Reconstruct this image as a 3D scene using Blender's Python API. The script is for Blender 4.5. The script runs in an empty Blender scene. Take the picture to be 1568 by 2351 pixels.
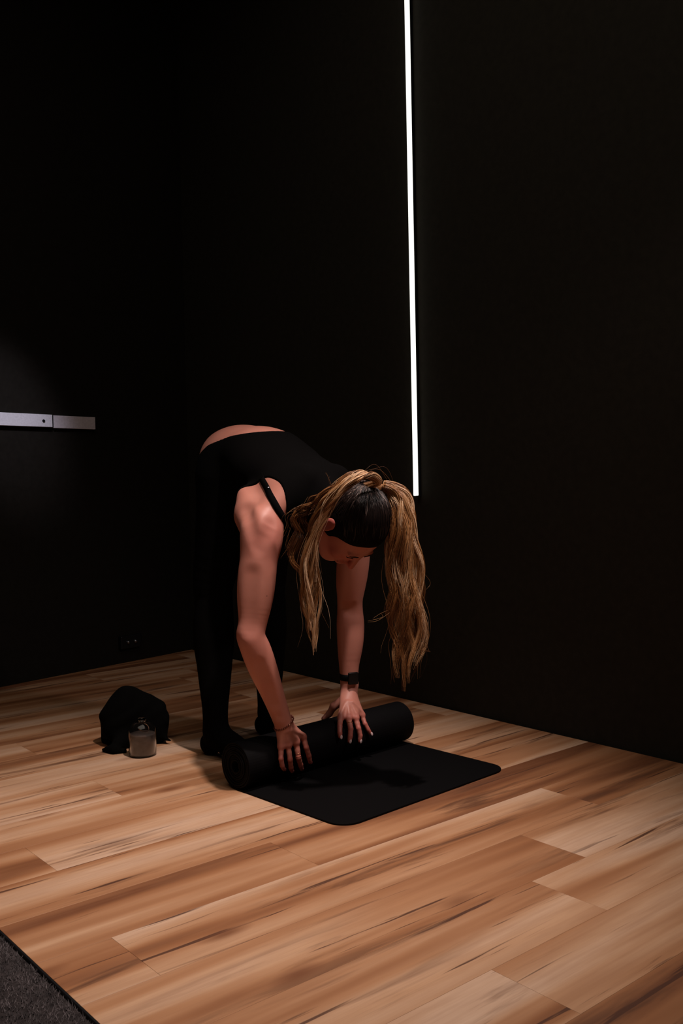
import bpy, bmesh, math, random
import numpy as np
from mathutils import Vector, Matrix

# ------------------------------------------------------------------ camera
C = bpy.context.scene
col = C.collection
CAM_H = 0.83
F_PX, YAW, PITCH, ROLL = 2198.3, 0.69524, 0.031662, -0.02076
cy, sy, cp, sp = math.cos(YAW), math.sin(YAW), math.cos(PITCH), math.sin(PITCH)
fwd = Vector((sy*cp, cy*cp, -sp))
rt0 = Vector((cy, -sy, 0)); up0 = rt0.cross(fwd)
cr, sr = math.cos(ROLL), math.sin(ROLL)
crt = cr*rt0 + sr*up0
cup = -sr*rt0 + cr*up0
cam = bpy.data.cameras.new('camera')
cam_o = bpy.data.objects.new('camera', cam); col.objects.link(cam_o)
cam.sensor_fit = 'VERTICAL'; cam.sensor_height = 36.0
cam.lens = F_PX/2351*36.0
cam.clip_start = 0.05
m = Matrix((crt, cup, -fwd)).transposed().to_4x4()
m.translation = Vector((0, 0, CAM_H))
cam_o.matrix_world = m
C.camera = cam_o

# ------------------------------------------------------------------ world, lights, exposure
w = bpy.data.worlds.new('world'); C.world = w; w.use_nodes = True
bg = w.node_tree.nodes['Background']
bg.inputs[0].default_value = (1.0, 0.9, 0.84, 1); bg.inputs[1].default_value = 0.012

def look_at(o, target):
    d = Vector(target) - o.location
    o.rotation_euler = d.to_track_quat('-Z', 'Y').to_euler()

def spot(name, loc, target, watts, angle, blend, radius, color):
    l = bpy.data.lights.new(name, 'SPOT'); l.energy = watts; l.spot_size = math.radians(angle)
    l.spot_blend = blend; l.shadow_soft_size = radius; l.color = color
    o = bpy.data.objects.new(name, l); col.objects.link(o); o.location = loc; look_at(o, target)
    return o
spot('key_spotlight', (1.45, 1.35, 3.2), (1.16, 1.85, 0.1), 315, 52, 1.0, 0.05, (1.0, 0.86, 0.80))
spot('front_spotlight', (1.62, 0.60, 2.35), (1.25, 1.95, 0.3), 27, 56, 1.0, 0.08, (1.0, 0.84, 0.77))
spot('rail_fill', (1.1, 2.6, 2.4), (1.50, 4.0, 1.12), 88, 19, 1.0, 0.05, (0.88, 0.86, 1.0))  # unseen cool fill, added to brighten the wall rail
al = bpy.data.lights.new('ambient_fill', 'AREA'); al.shape = 'RECTANGLE'; al.size = 3.0; al.size_y = 3.0; al.energy = 19; al.color = (1.0, 0.88, 0.74)  # added dim fill that lifts the black walls and shadows
ao = bpy.data.objects.new('ambient_fill', al); col.objects.link(ao); ao.location = (0.4, 1.2, 3.35)
spot('right_spotlight', (2.38, 0.75, 1.95), (1.7, 2.45, 0.45), 40, 58, 1.0, 0.08, (1.0, 0.84, 0.80))
C.view_settings.view_transform = 'Standard'; C.view_settings.look = 'None'
C.view_settings.gamma = 1.0; C.view_settings.use_curve_mapping = False
C.view_settings.exposure = 0.0

rng = random.Random(7)
nrg = np.random.default_rng(11)

# ------------------------------------------------------------------ materials
def mat(name, color, rough=0.6, metal=0.0, spec=0.5, **kw):
    mt = bpy.data.materials.new(name); mt.use_nodes = True
    b = mt.node_tree.nodes['Principled BSDF']
    b.inputs['Base Color'].default_value = (*color, 1); b.inputs['Roughness'].default_value = rough
    b.inputs['Metallic'].default_value = metal; b.inputs['Specular IOR Level'].default_value = spec
    for k, v in kw.items(): b.inputs[k.replace('_', ' ')].default_value = v
    return mt

class NT:
    def __init__(s, mt): s.t = mt.node_tree; s.b = s.t.nodes['Principled BSDF']
    def n(s, ty, **kw):
        x = s.t.nodes.new(ty)
        for k, v in kw.items(): setattr(x, k, v)
        return x
    def l(s, a, b): s.t.links.new(a, b)
    def val(s, x): return x
    def math(s, op, a, b=None, c=None):
        x = s.n('ShaderNodeMath', operation=op)
        for i, v in enumerate((a, b, c)):
            if v is None: continue
            if isinstance(v, (int, float)): x.inputs[i].default_value = v
            else: s.l(v, x.inputs[i])
        return x.outputs[0]
    def noise(s, vec, scale, detail=2, rough=0.5, dist=0.0):
        x = s.n('ShaderNodeTexNoise'); s.l(vec, x.inputs['Vector'])
        x.inputs['Scale'].default_value = scale; x.inputs['Detail'].default_value = detail
        x.inputs['Roughness'].default_value = rough; x.inputs['Distortion'].default_value = dist
        return x.outputs['Fac']
    def ramp(s, fac, stops, interp='LINEAR'):
        x = s.n('ShaderNodeValToRGB'); x.color_ramp.interpolation = interp
        e = x.color_ramp.elements
        while len(e) < len(stops): e.new(0.5)
        for i, (p, c) in enumerate(stops):
            e[i].position = p; e[i].color = (*c, 1) if len(c) == 3 else c
        s.l(fac, x.inputs[0]); return x.outputs[0]
    def mix(s, fac, a, b, mode='MIX'):
        x = s.n('ShaderNodeMix', data_type='RGBA', blend_type=mode)
        if isinstance(fac, (int, float)): x.inputs[0].default_value = fac
        else: s.l(fac, x.inputs[0])
        for i, v in ((6, a), (7, b)):
            if isinstance(v, tuple): x.inputs[i].default_value = (*v, 1)
            else: s.l(v, x.inputs[i])
        return x.outputs[2]
    def bump(s, h, strength, dist=0.002):
        x = s.n('ShaderNodeBump'); x.inputs['Strength'].default_value = strength; x.inputs['Distance'].default_value = dist
        s.l(h, x.inputs['Height']); s.l(x.outputs[0], s.b.inputs['Normal'])

def wood_material():
    mt = mat('plank_wood', (0.5, 0.3, 0.2), 0.55, spec=0.35); t = NT(mt)
    tc = t.n('ShaderNodeTexCoord'); oi = t.n('ShaderNodeObjectInfo')
    sep = t.n('ShaderNodeSeparateXYZ'); t.l(tc.outputs['Object'], sep.inputs[0])
    r = oi.outputs['Random']
    def vec(sx, sy_, k):
        cb = t.n('ShaderNodeCombineXYZ')
        t.l(t.math('MULTIPLY_ADD', sep.outputs[0], sx, t.math('MULTIPLY', r, 37.0*k)), cb.inputs[0])
        t.l(t.math('MULTIPLY_ADD', sep.outputs[1], sy_, t.math('MULTIPLY', r, 91.0*k)), cb.inputs[1])
        t.l(t.math('MULTIPLY', r, 13.0*k), cb.inputs[2])
        return cb.outputs[0]
    wob = t.noise(vec(2.2, 5.0, 6.0), 1.0, 2, 0.5)
    wob2 = t.math('MULTIPLY_ADD', wob, 0.03, -0.015)
    def wvec(sx, sy_, k):
        cb = t.n('ShaderNodeCombineXYZ')
        t.l(t.math('MULTIPLY_ADD', sep.outputs[0], sx, t.math('MULTIPLY', r, 37.0*k)), cb.inputs[0])
        t.l(t.math('MULTIPLY_ADD', t.math('ADD', sep.outputs[1], wob2), sy_, t.math('MULTIPLY', r, 91.0*k)), cb.inputs[1])
        t.l(t.math('MULTIPLY', r, 13.0*k), cb.inputs[2])
        return cb.outputs[0]
    broad = t.noise(vec(0.65, 9.5, 1.0), 1.0, 2.5, 0.45, 0.2)
    tone = t.n('ShaderNodeSeparateColor'); t.l(oi.outputs['Color'], tone.inputs[0])     # each plank's own wood tone
    broad2 = t.math('ADD', broad, t.math('MULTIPLY_ADD', tone.outputs[0], 0.21, -0.097))
    c = t.ramp(broad2, [(0.32, (0.17, 0.058, 0.022)), (0.41, (0.33, 0.135, 0.055)), (0.50, (0.46, 0.225, 0.110)), (0.58, (0.58, 0.335, 0.195)), (0.72, (0.66, 0.435, 0.300))])
    mott = t.noise(wvec(5.0, 26.0, 7.0), 1.0, 3, 0.6, 0.3)
    c = t.mix(t.ramp(mott, [(0.38, (0.22,)*3), (0.62, (0.0,)*3)]), c, (0.34, 0.155, 0.075))
    fine = t.noise(vec(3.5, 120.0, 2.0), 1.0, 4, 0.65, 0.1)
    c = t.mix(t.ramp(fine, [(0.35, (0.20,)*3), (0.62, (0.0,)*3)]), c, (0.28, 0.12, 0.06))
    # dark smoky heartwood streaks with wispy edges
    st = t.noise(wvec(1.5, 19.0, 3.0), 1.0, 5, 0.62, 0.35)
    gate = t.noise(vec(0.9, 5.5, 4.0), 1.0, 1, 0.5)
    sm = t.math('MULTIPLY', t.ramp(st, [(0.53, (0,)*3), (0.64, (1,)*3)]), t.ramp(gate, [(0.46, (0,)*3), (0.60, (1,)*3)]))
    c = t.mix(t.math('MULTIPLY', sm, 0.88), c, (0.125, 0.050, 0.024))
    # thin black mineral lines
    th = t.noise(wvec(1.9, 52.0, 5.0), 1.0, 3, 0.55, 0.3)
    tm = t.math('MULTIPLY', t.ramp(th, [(0.635, (0,)*3), (0.68, (1,)*3)]), t.ramp(gate, [(0.36, (0,)*3), (0.48, (1,)*3)]))
    c = t.mix(t.math('MULTIPLY', tm, 0.92), c, (0.085, 0.032, 0.018))
    # knots
    vo = t.n('ShaderNodeTexVoronoi'); t.l(wvec(2.4, 7.0, 8.0), vo.inputs['Vector']); vo.inputs['Scale'].default_value = 1.0
    rk = t.n('ShaderNodeSeparateColor'); t.l(vo.outputs['Color'], rk.inputs[0])
    km = t.math('MULTIPLY', t.ramp(vo.outputs['Distance'], [(0.03, (1,)*3), (0.16, (0,)*3)]), t.math('GREATER_THAN', rk.outputs[0], 0.72))
    c = t.mix(t.math('MULTIPLY', km, 0.75), c, (0.16, 0.052, 0.02))
    t.l(c, t.b.inputs['Base Color'])
    t.bump(fine, 0.12, 0.0006)
    rg = t.n('ShaderNodeMapRange'); t.l(fine, rg.inputs[0]); rg.inputs[3].default_value = 0.5; rg.inputs[4].default_value = 0.66
    t.l(rg.outputs[0], t.b.inputs['Roughness'])
    return mt

def noisy(mt, scale, amp, bump=0.2, dist=0.001, detail=4):
    t = NT(mt); tc = t.n('ShaderNodeTexCoord'); nz = t.noise(tc.outputs['Object'], scale, detail, 0.6)
    c = tuple(t.b.inputs['Base Color'].default_value)[:3]
    t.l(t.ramp(nz, [(0.3, tuple(max(0, v*(1-amp)) for v in c)), (0.7, tuple(v*(1+amp) for v in c))]), t.b.inputs['Base Color'])
    t.bump(nz, bump, dist)
    return mt

M_wood = wood_material()
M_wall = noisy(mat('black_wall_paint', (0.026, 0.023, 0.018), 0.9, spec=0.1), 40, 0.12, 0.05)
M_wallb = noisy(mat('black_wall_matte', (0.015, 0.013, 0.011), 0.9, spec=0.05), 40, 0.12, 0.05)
M_carpet = noisy(mat('dark_carpet', (0.030, 0.024, 0.024), 0.95, spec=0.1), 60, 0.6, 0.5)
M_base = mat('subfloor', (0.02, 0.012, 0.008), 0.9)
M_mat = noisy(mat('mat_rubber', (0.0022, 0.0018, 0.0021), 0.72, spec=0.09), 700, 0.35, 0.25, 0.0006)
M_cloth = noisy(mat('black_knit', (0.0026, 0.0022, 0.0022), 0.92, spec=0.03), 900, 0.3, 0.2, 0.0004)
M_heap = noisy(mat('black_canvas', (0.002, 0.0018, 0.0016), 0.95, spec=0.05), 500, 0.3, 0.2, 0.0005)
M_strap = mat('strap_elastic', (0.003, 0.003, 0.003), 0.6, spec=0.2)

def skin_material():
    mt = mat('skin', (0.50, 0.235, 0.165), 0.47, spec=0.35)
    t = NT(mt); tc = t.n('ShaderNodeTexCoord')
    a = t.noise(tc.outputs['Object'], 9.0, 3, 0.5); b = t.noise(tc.outputs['Object'], 420.0, 3, 0.5)
    c = t.ramp(a, [(0.3, (0.47, 0.180, 0.130)), (0.7, (0.52, 0.212, 0.158))])
    at = t.n('ShaderNodeAttribute'); at.attribute_name = 'flush'
    c = t.mix(at.outputs['Fac'], c, (0.44, 0.085, 0.070))
    v = t.n('ShaderNodeTexVoronoi'); t.l(tc.outputs['Object'], v.inputs['Vector']); v.inputs['Scale'].default_value = 13.0
    c = t.mix(t.ramp(v.outputs['Distance'], [(0.018, (0.7,)*3), (0.03, (0,)*3)]), c, (0.12, 0.04, 0.02))
    t.l(c, t.b.inputs['Base Color']); t.bump(b, 0.12, 0.0005)
    t.b.inputs['Subsurface Weight'].default_value = 0.12
    t.b.inputs['Subsurface Radius'].default_value = (0.012, 0.004, 0.002)
    t.b.inputs['Subsurface Scale'].default_value = 0.6
    return mt
M_skin = skin_material()

def hair_material(name, stops, rough):
    mt = mat(name, (0.4, 0.2, 0.08), rough, spec=0.5)
    t = NT(mt); at = t.n('ShaderNodeAttribute'); at.attribute_name = 'tone'
    c = t.ramp(at.outputs['Fac'], stops)
    t.l(c, t.b.inputs['Base Color'])
    return mt
M_blond = hair_material('blond_hair', [(0.0, (0.06, 0.022, 0.009)), (0.35, (0.28, 0.105, 0.030)), (0.7, (0.55, 0.29, 0.125)), (1.0, (0.84, 0.58, 0.37))], 0.34)
M_root = hair_material('dark_root_hair', [(0.0, (0.006, 0.003, 0.0025)), (0.40, (0.03, 0.015, 0.012)), (1.0, (0.62, 0.43, 0.37))], 0.36)
M_cap = mat('scalp_hair', (0.006, 0.0035, 0.003), 0.8, spec=0.05)
M_gold = mat('gold', (0.9, 0.55, 0.25), 0.25, 1.0)
M_nail = mat('nail_polish', (0.75, 0.55, 0.55), 0.2, spec=0.6)
M_nail_dark = mat('nail_dark', (0.20, 0.05, 0.045), 0.3)
M_glossblack = mat('watch_black', (0.002, 0.002, 0.0025), 0.35, spec=0.15)
M_band = mat('watch_band', (0.002, 0.002, 0.002), 0.6, spec=0.1)
M_brow = mat('brow_hair', (0.05, 0.02, 0.012), 0.8)
M_lash = mat('lash', (0.01, 0.005, 0.004), 0.8)
M_lip = mat('lip', (0.40, 0.10, 0.085), 0.45)
M_metal = noisy(mat('rail_metal', (0.80, 0.78, 0.86), 0.45, 0.0), 120, 0.10, 0.1)
M_metal2 = noisy(mat('rail_end_metal', (0.66, 0.60, 0.66), 0.5, 0.0), 120, 0.10, 0.1)
M_dark = mat('dark_metal', (0.02, 0.02, 0.022), 0.4, 0.6)
M_copper = mat('copper_wire', (0.65, 0.35, 0.22), 0.25, 1.0)

# ------------------------------------------------------------------ helpers
def tag(o, label=None, cat=None, group=None, kind=None):
    if label: o['label'] = label
    if cat: o['category'] = cat
    if group: o['group'] = group
    if kind: o['kind'] = kind
    return o
def link(name, me, mt=None, parent=None, smooth=False):
    o = bpy.data.objects.new(name, me); col.objects.link(o)
    if mt: me.materials.append(mt)
    if smooth: me.shade_smooth()
    if parent: o.parent = parent; o.matrix_parent_inverse = parent.matrix_world.inverted()
    return o
def empty(name, loc, label=None, cat=None, group=None):
    o = bpy.data.objects.new(name, None); o.location = loc; o.empty_display_size = 0.05
    o.matrix_world = Matrix.Translation(loc)
    col.objects.link(o); return tag(o, label, cat, group)
def from_py(name, v, f, mt, parent=None, smooth=False):
    me = bpy.data.meshes.new(name); me.from_pydata([tuple(p) for p in v], [], f); me.update()
    return link(name, me, mt, parent, smooth)
def from_np(name, V, Fc, mt, parent=None, smooth=True, attr=None):
    """V (n,3), Fc (m,k) same-size faces"""
    me = bpy.data.meshes.new(name); n, mm, k = len(V), len(Fc), Fc.shape[1]
    me.vertices.add(n); me.vertices.foreach_set('co', np.ascontiguousarray(V, dtype=np.float32).ravel())
    me.loops.add(mm*k); me.loops.foreach_set('vertex_index', np.ascontiguousarray(Fc, dtype=np.int32).ravel())
    me.polygons.add(mm); me.polygons.foreach_set('loop_start', np.arange(0, mm*k, k, dtype=np.int32))
    me.update(calc_edges=True)
    if attr is not None:
        for an, av in attr.items():
            a = me.attributes.new(an, 'FLOAT', 'POINT'); a.data.foreach_set('value', np.ascontiguousarray(av, dtype=np.float32))
    return link(name, me, mt, parent, smooth)
def box_mesh(bm, x0, x1, y0, y1, z0, z1, bev=0.0, rot=None):
    r = bmesh.ops.create_cube(bm, size=1.0)
    vs = r['verts']
    bmesh.ops.scale(bm, vec=(x1-x0, y1-y0, z1-z0), verts=vs)
    bmesh.ops.translate(bm, vec=((x0+x1)/2, (y0+y1)/2, (z0+z1)/2), verts=vs)
    if bev > 0:
        es = list({e for v in vs for e in v.link_edges})
        bmesh.ops.bevel(bm, geom=es, offset=bev, segments=2, affect='EDGES', profile=0.5)
    return vs
def box(name, x0, x1, y0, y1, z0, z1, mt, parent=None, bev=0.0):
    bm = bmesh.new(); box_mesh(bm, x0, x1, y0, y1, z0, z1, bev)
    me = bpy.data.meshes.new(name); bm.to_mesh(me); bm.free()
    return link(name, me, mt, parent)
def lathe(name, prof, center, mt, parent=None, seg=48, smooth=True, k=1.0):
    prof = [(r*k, z) for r, z in prof]
    v, f = [], []
    n = len(prof)
    for i in range(seg):
        a = 2*math.pi*i/seg
        for r, z in prof: v.append((center[0]+r*math.cos(a), center[1]+r*math.sin(a), center[2]+z))
    for i in range(seg):
        j = (i+1) % seg
        for k in range(n-1): f.append((i*n+k, j*n+k, j*n+k+1, i*n+k+1))
    o = from_py(name, v, f, mt, parent, smooth)
    bm = bmesh.new(); bm.from_mesh(o.data); bmesh.ops.remove_doubles(bm, verts=bm.verts, dist=1e-5)
    bmesh.ops.recalc_face_normals(bm, faces=bm.faces); bm.to_mesh(o.data); bm.free()
    return o
def frames(P):
    P = np.asarray(P, float); T = np.gradient(P, axis=0); T /= np.linalg.norm(T, axis=1)[:, None]+1e-12
    a = np.array([0, 0, 1.0]) if abs(T[0][2]) < 0.9 else np.array([1.0, 0, 0])
    N = [np.cross(T[0], a)]; N[0] /= np.linalg.norm(N[0])
    for i in range(1, len(P)):
        n = N[-1]-T[i]*np.dot(N[-1], T[i]); N.append(n/(np.linalg.norm(n)+1e-12))
    N = np.array(N); return T, N, np.cross(T, N)
def tube(name, P, r, mt, parent=None, seg=8, closed=False):
    P = np.asarray(P, float); n = len(P); r = np.full(n, r) if np.isscalar(r) else np.asarray(r)
    T, N, B = frames(P)
    if closed:
        T = np.roll(P, -1, 0)-np.roll(P, 1, 0); T /= np.linalg.norm(T, axis=1)[:, None]
        c = P.mean(0); N = P-c; N -= T*np.sum(N*T, 1)[:, None]; N /= np.linalg.norm(N, axis=1)[:, None]; B = np.cross(T, N)
    a = np.arange(seg)*2*np.pi/seg
    V = P[:, None]+r[:, None, None]*(np.cos(a)[None, :, None]*N[:, None]+np.sin(a)[None, :, None]*B[:, None])
    V = V.reshape(-1, 3); f = []
    for i in range(n if closed else n-1):
        i2 = (i+1) % n
        for k in range(seg): f.append((i*seg+k, i*seg+(k+1) % seg, i2*seg+(k+1) % seg, i2*seg+k))
    if not closed: f.append(tuple(range(seg-1, -1, -1))); f.append(tuple((n-1)*seg+k for k in range(seg)))
    return from_py(name, V, f, mt, parent, True)
def spline(ctrl, n):
    """Catmull-Rom through control points"""
    P = np.asarray(ctrl, float); k = len(P)
    Q = np.vstack([2*P[0]-P[1], P, 2*P[-1]-P[-2]])
    t = np.linspace(0, k-1-1e-9, n); i = t.astype(int); u = (t-i)[:, None]
    a, b, c, d = Q[i], Q[i+1], Q[i+2], Q[i+3]
    return 0.5*((2*b)+(c-a)*u+(2*a-5*b+4*c-d)*u**2+(-a+3*b-3*c+d)*u**3)

# ------------------------------------------------------------------ the room
WX = 2.495                       # right wall plane
CORNER = Vector((2.495, 4.185, 0)); WDIR = Vector((-0.9823, -0.1875, 0)).normalized()
FL_X0 = 0.633                    # wooden floor starts here, carpet before it
def prism(name, pts, z0, z1, mt, parent=None):
    n = len(pts); v = [(p[0], p[1], z0) for p in pts]+[(p[0], p[1], z1) for p in pts]
    f = [tuple(range(n-1, -1, -1)), tuple(range(n, 2*n))]+[(i, (i+1) % n, n+(i+1) % n, n+i) for i in range(n)]
    return from_py(name, v, f, mt, parent)
CEIL = 3.4
def wallpt(s): return CORNER+WDIR*s
floor = prism('floor', [(-2.6, -1.6), (WX, -1.6), (WX, CORNER.y), tuple(wallpt(5.2)[:2])], -0.06, -0.012, M_base); tag(floor, kind='structure')
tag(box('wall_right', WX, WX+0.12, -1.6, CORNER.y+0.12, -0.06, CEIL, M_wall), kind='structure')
nrm = Vector((-WDIR.y, WDIR.x, 0)); nrm = nrm if nrm.y > 0 else -nrm
a, b = CORNER, wallpt(5.2)
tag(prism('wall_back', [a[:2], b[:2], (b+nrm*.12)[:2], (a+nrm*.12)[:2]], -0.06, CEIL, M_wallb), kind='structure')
tag(box('wall_left', -2.72, -2.6, -1.6, 3.3, -0.06, CEIL, M_wall), kind='structure')
tag(box('wall_front', -2.72, WX+0.12, -1.72, -1.6, -0.06, CEIL, M_wall), kind='structure')
tag(prism('ceiling', [(-2.72, -1.72), (WX+.12, -1.72), (WX+.12, 4.4), (-2.72, 3.4)], CEIL, CEIL+0.1, M_wall), kind='structure')

# planks: rows run along x; joints where the photograph shows them
PW = 0.18145; PL = 1.2475; ROW0 = 2.603*0.83
joint = {0: 2.603, 1: 2.1, 2: 1.522, 3: 2.437, 4: 2.071, 5: 1.85, 6: 1.450, 7: 2.15, 8: 1.75, -1: 1.9, -2: 1.405, -3: 2.55, -4: 1.75, -5: 1.393}
joint[0] = 0.997
def back_y(x): return CORNER.y+WDIR.y*((x-CORNER.x)/WDIR.x)
def plank(x0, x1, y0, y1, bias=0.0):
    g = 0.00015; dz = rng.uniform(-0.00008, 0.00008)
    x0 += g; x1 -= g; y0 += g; y1 -= g
    # trim against the slanting back wall
    if y1 > back_y(x0)-0.002 or y1 > back_y(x1)-0.002:
        pts = [(x0, y0), (x1, y0), (x1, min(y1, back_y(x1)-0.002)), (x0, min(y1, back_y(x0)-0.002))]
        if y0 > back_y(x1)-0.004: return
        if y0 > back_y(x0)-0.004:
            xs = CORNER.x+WDIR.x*((y0+0.002-CORNER.y)/WDIR.y)
            pts = [(xs, y0), (x1, y0), (x1, min(y1, back_y(x1)-0.002))]
    else: pts = [(x0, y0), (x1, y0), (x1, y1), (x0, y1)]
    n = len(pts); cx = sum(p[0] for p in pts)/n; cyy = sum(p[1] for p in pts)/n
    e = 0.0004
    ins = [(p[0]+e*(1 if cx > p[0] else -1), p[1]+e*(1 if cyy > p[1] else -1)) for p in pts]
    v = [(p[0]-cx, p[1]-cyy, -0.012) for p in pts]+[(p[0]-cx, p[1]-cyy, dz-0.0003) for p in pts]+[(p[0]-cx, p[1]-cyy, dz) for p in ins]
    f = [tuple(range(n-1, -1, -1))]+[(i, (i+1) % n, n+(i+1) % n, n+i) for i in range(n)]+[(n+i, n+(i+1) % n, 2*n+(i+1) % n, 2*n+i) for i in range(n)]+[tuple(range(2*n, 3*n))]
    o = from_py('plank', v, f, M_wood, floor); o.location = (cx, cyy, 0)
    tn = min(1, max(0, 0.5+bias)); o.color = (tn, tn, tn, 1)
TONE = {(0, 0): -.25, (0, 1): .28, (1, 0): .25, (1, 1): .0, (2, 0): .0, (2, 1): -.35, (3, 0): .25, (3, 1): .40, (3, 2): -.28, (4, 0): .05, (4, 1): .42,
        (5, 0): -.05, (5, 1): .1, (6, 0): .30, (6, 1): .0, (7, 0): .0, (-1, 0): -.1, (-2, 0): .35, (-2, 1): .0, (-3, 0): .15, (-3, 1): .2, (-4, 0): -.1, (-5, 0): .15, (-5, 1): -.15}
for row in range(-12, 12):
    y1 = ROW0-row*PW; y0 = y1-PW
    if y0 > CORNER.y: continue
    j = joint.get(row, rng.uniform(0.4, 1.8)/0.83)*0.83
    while j > FL_X0+0.02: j -= PL
    x = j; k = 0
    while x < WX:
        a0, a1 = max(x, FL_X0), min(x+PL, WX-0.008)
        if a1-a0 > 0.01 and a1 > FL_X0: plank(a0, a1, y0, min(y1, CORNER.y), TONE.get((row, k), rng.uniform(-.22, .22))); k += 1
        x += PL
# dark strip standing for the gap and shade along the wood edge; carpet
tag(box('edge_shade_1', FL_X0-0.0045, FL_X0-0.0005, -1.2, 3.7, -0.012, 0.0006, M_dark, bev=0.001), kind='structure')
cp_ = prism('carpet', [(-2.6, -1.6), (FL_X0-0.0045, -1.6), (FL_X0-0.0045, 3.7), (-2.6, 3.2)], -0.012, -0.006, M_carpet); cp_.name = 'carpet'
tag(cp_, 'dark grey short-pile carpet beside the wooden floor in the bottom left corner', 'carpet', kind='structure')
def carpet_pile():
    n = 26000
    X = nrg.uniform(0.12, FL_X0-0.006, n); Y = nrg.uniform(0.75, 1.95, n)
    L = nrg.uniform(0.004, 0.009, n); A = nrg.uniform(0, 2*np.pi, n); W = nrg.uniform(0.0006, 0.0013, n)
    tl = nrg.normal(0, 0.003, (n, 2))
    b0 = np.stack([X+np.cos(A)*W, Y+np.sin(A)*W, np.full(n, -0.0065)], 1)
    b1 = np.stack([X+np.cos(A+2.1)*W, Y+np.sin(A+2.1)*W, np.full(n, -0.0065)], 1)
    b2 = np.stack([X+np.cos(A+4.2)*W, Y+np.sin(A+4.2)*W, np.full(n, -0.0065)], 1)
    tp = np.stack([np.minimum(X+tl[:, 0], FL_X0-0.005), Y+tl[:, 1], -0.0065+L], 1)
    V = np.stack([b0, b1, b2, tp], 1).reshape(-1, 3); i = np.arange(n)*4
    Fc = np.concatenate([np.stack([i, i+1, i+3], 1), np.stack([i+1, i+2, i+3], 1), np.stack([i+2, i, i+3], 1)])
    tone = np.repeat(np.clip(nrg.normal(0.45, 0.25, n)+0.3*np.sin(X*60)*np.sin(Y*47+X*20), 0, 1), 4)
    M_pile = hair_material('carpet_fibre', [(0, (0.016, 0.013, 0.013)), (1.0, (0.13, 0.105, 0.108))], 0.9)
    o = from_np('carpet_pile', V, Fc, M_pile, cp_, False, {'tone': tone}); tag(o, kind='stuff')
carpet_pile()

# ------------------------------------------------------------------ tube lamp on the right wall
def led():
    root = empty('tube_lamp', (WX-0.01, 2.535, 0.77), 'tall vertical white light tube glowing on the black wall', 'lamp')
    em = bpy.data.materials.new('tube_glow'); em.use_nodes = True; nt = em.node_tree; nt.nodes.remove(nt.nodes['Principled BSDF'])
    e = nt.nodes.new('ShaderNodeEmission'); e.inputs[0].default_value = (1, 1, 0.93, 1); e.inputs[1].default_value = 1.3
    nt.links.new(e.outputs[0], nt.nodes['Material Output'].inputs[0])
    bm = bmesh.new(); box_mesh(bm, -0.018, -0.004, -0.0085, 0.0085, 0.0015, 2.2, 0.004)
    me = bpy.data.meshes.new('diffuser'); bm.to_mesh(me); bm.free()
    d = link('diffuser', me, em); d.parent = root
    bm = bmesh.new(); box_mesh(bm, -0.006, 0.0095, -0.0075, 0.0075, 0.003, 2.2, 0.0008)
    me = bpy.data.meshes.new('channel'); bm.to_mesh(me); bm.free()
    d = link('channel', me, M_dark); d.parent = root
    bm = bmesh.new(); box_mesh(bm, -0.016, 0.009, -0.008, 0.008, 0.0, 0.0035, 0.001)
    me = bpy.data.meshes.new('end_cap'); bm.to_mesh(me); bm.free()
    d = link('end_cap', me, M_dark); d.parent = root
led()

# ------------------------------------------------------------------ grey rail on the back wall
def rail():
    ang = math.atan2(-WDIR.y, -WDIR.x)
    def local(s): return wallpt(s)
    # s along the wall from the corner
    s_end, s_seam = RAIL_S
    root = empty('wall_rail', tuple(local(s_end)-nrm*0.012+Vector((0, 0, RAIL_Z))), 'pale grey metal rail fixed level on the black wall at left', 'rail')
    root.rotation_euler = (0, 0, ang); bpy.context.view_layer.update()
    def part(name, x0, x1, y0, y1, z0, z1, mt, bev=0.001):
        bm = bmesh.new(); box_mesh(bm, x0, x1, y0, y1, z0, z1, bev); me = bpy.data.meshes.new(name); bm.to_mesh(me); bm.free()
        o = link(name, me, mt); o.parent = root; return o
    L = s_seam-s_end
    e = part('end_section', -L+0.004, 0, -0.004, 0.010, -0.0285, 0.0265, M_metal2)
    e['label'] = 'darker grey end section'
    r = part('rail_section', -L-1.6, -L-0.006, -0.008, 0.010, -0.0255, 0.0285, M_metal)
    part('seam_gap', -L-0.007, -L+0.005, 0.0, 0.009, -0.026, 0.026, M_dark)
    bm = bmesh.new(); bmesh.ops.create_cone(bm, cap_ends=True, segments=20, radius1=0.007, radius2=0.006, depth=0.003, matrix=Matrix.Translation((-L-0.05, -0.0095, 0.0)) @ Matrix.Rotation(math.pi/2, 4, 'X'))
    me = bpy.data.meshes.new('screw'); bm.to_mesh(me); bm.free(); o = link('screw', me, M_dark); o.parent = root
RAIL_Z = 1.145; RAIL_S = (0.66, 0.90)
def ray_wall(px, py):
    d = (px-784)*crt-(py-1175.5)*cup+F_PX*fwd; o = Vector((0, 0, CAM_H))
    t = (CORNER-o).dot(nrm)/d.dot(nrm); return o+d*t
_a, _b, _m = ray_wall(214, 970.8), ray_wall(117, 969), ray_wall(0, 966)
RAIL_Z = (_a.z+_b.z)/2; RAIL_S = ((_a-CORNER).dot(WDIR), (_b-CORNER).dot(WDIR))
print('RAIL', _a, _b, _m, RAIL_S)
rail()
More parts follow.
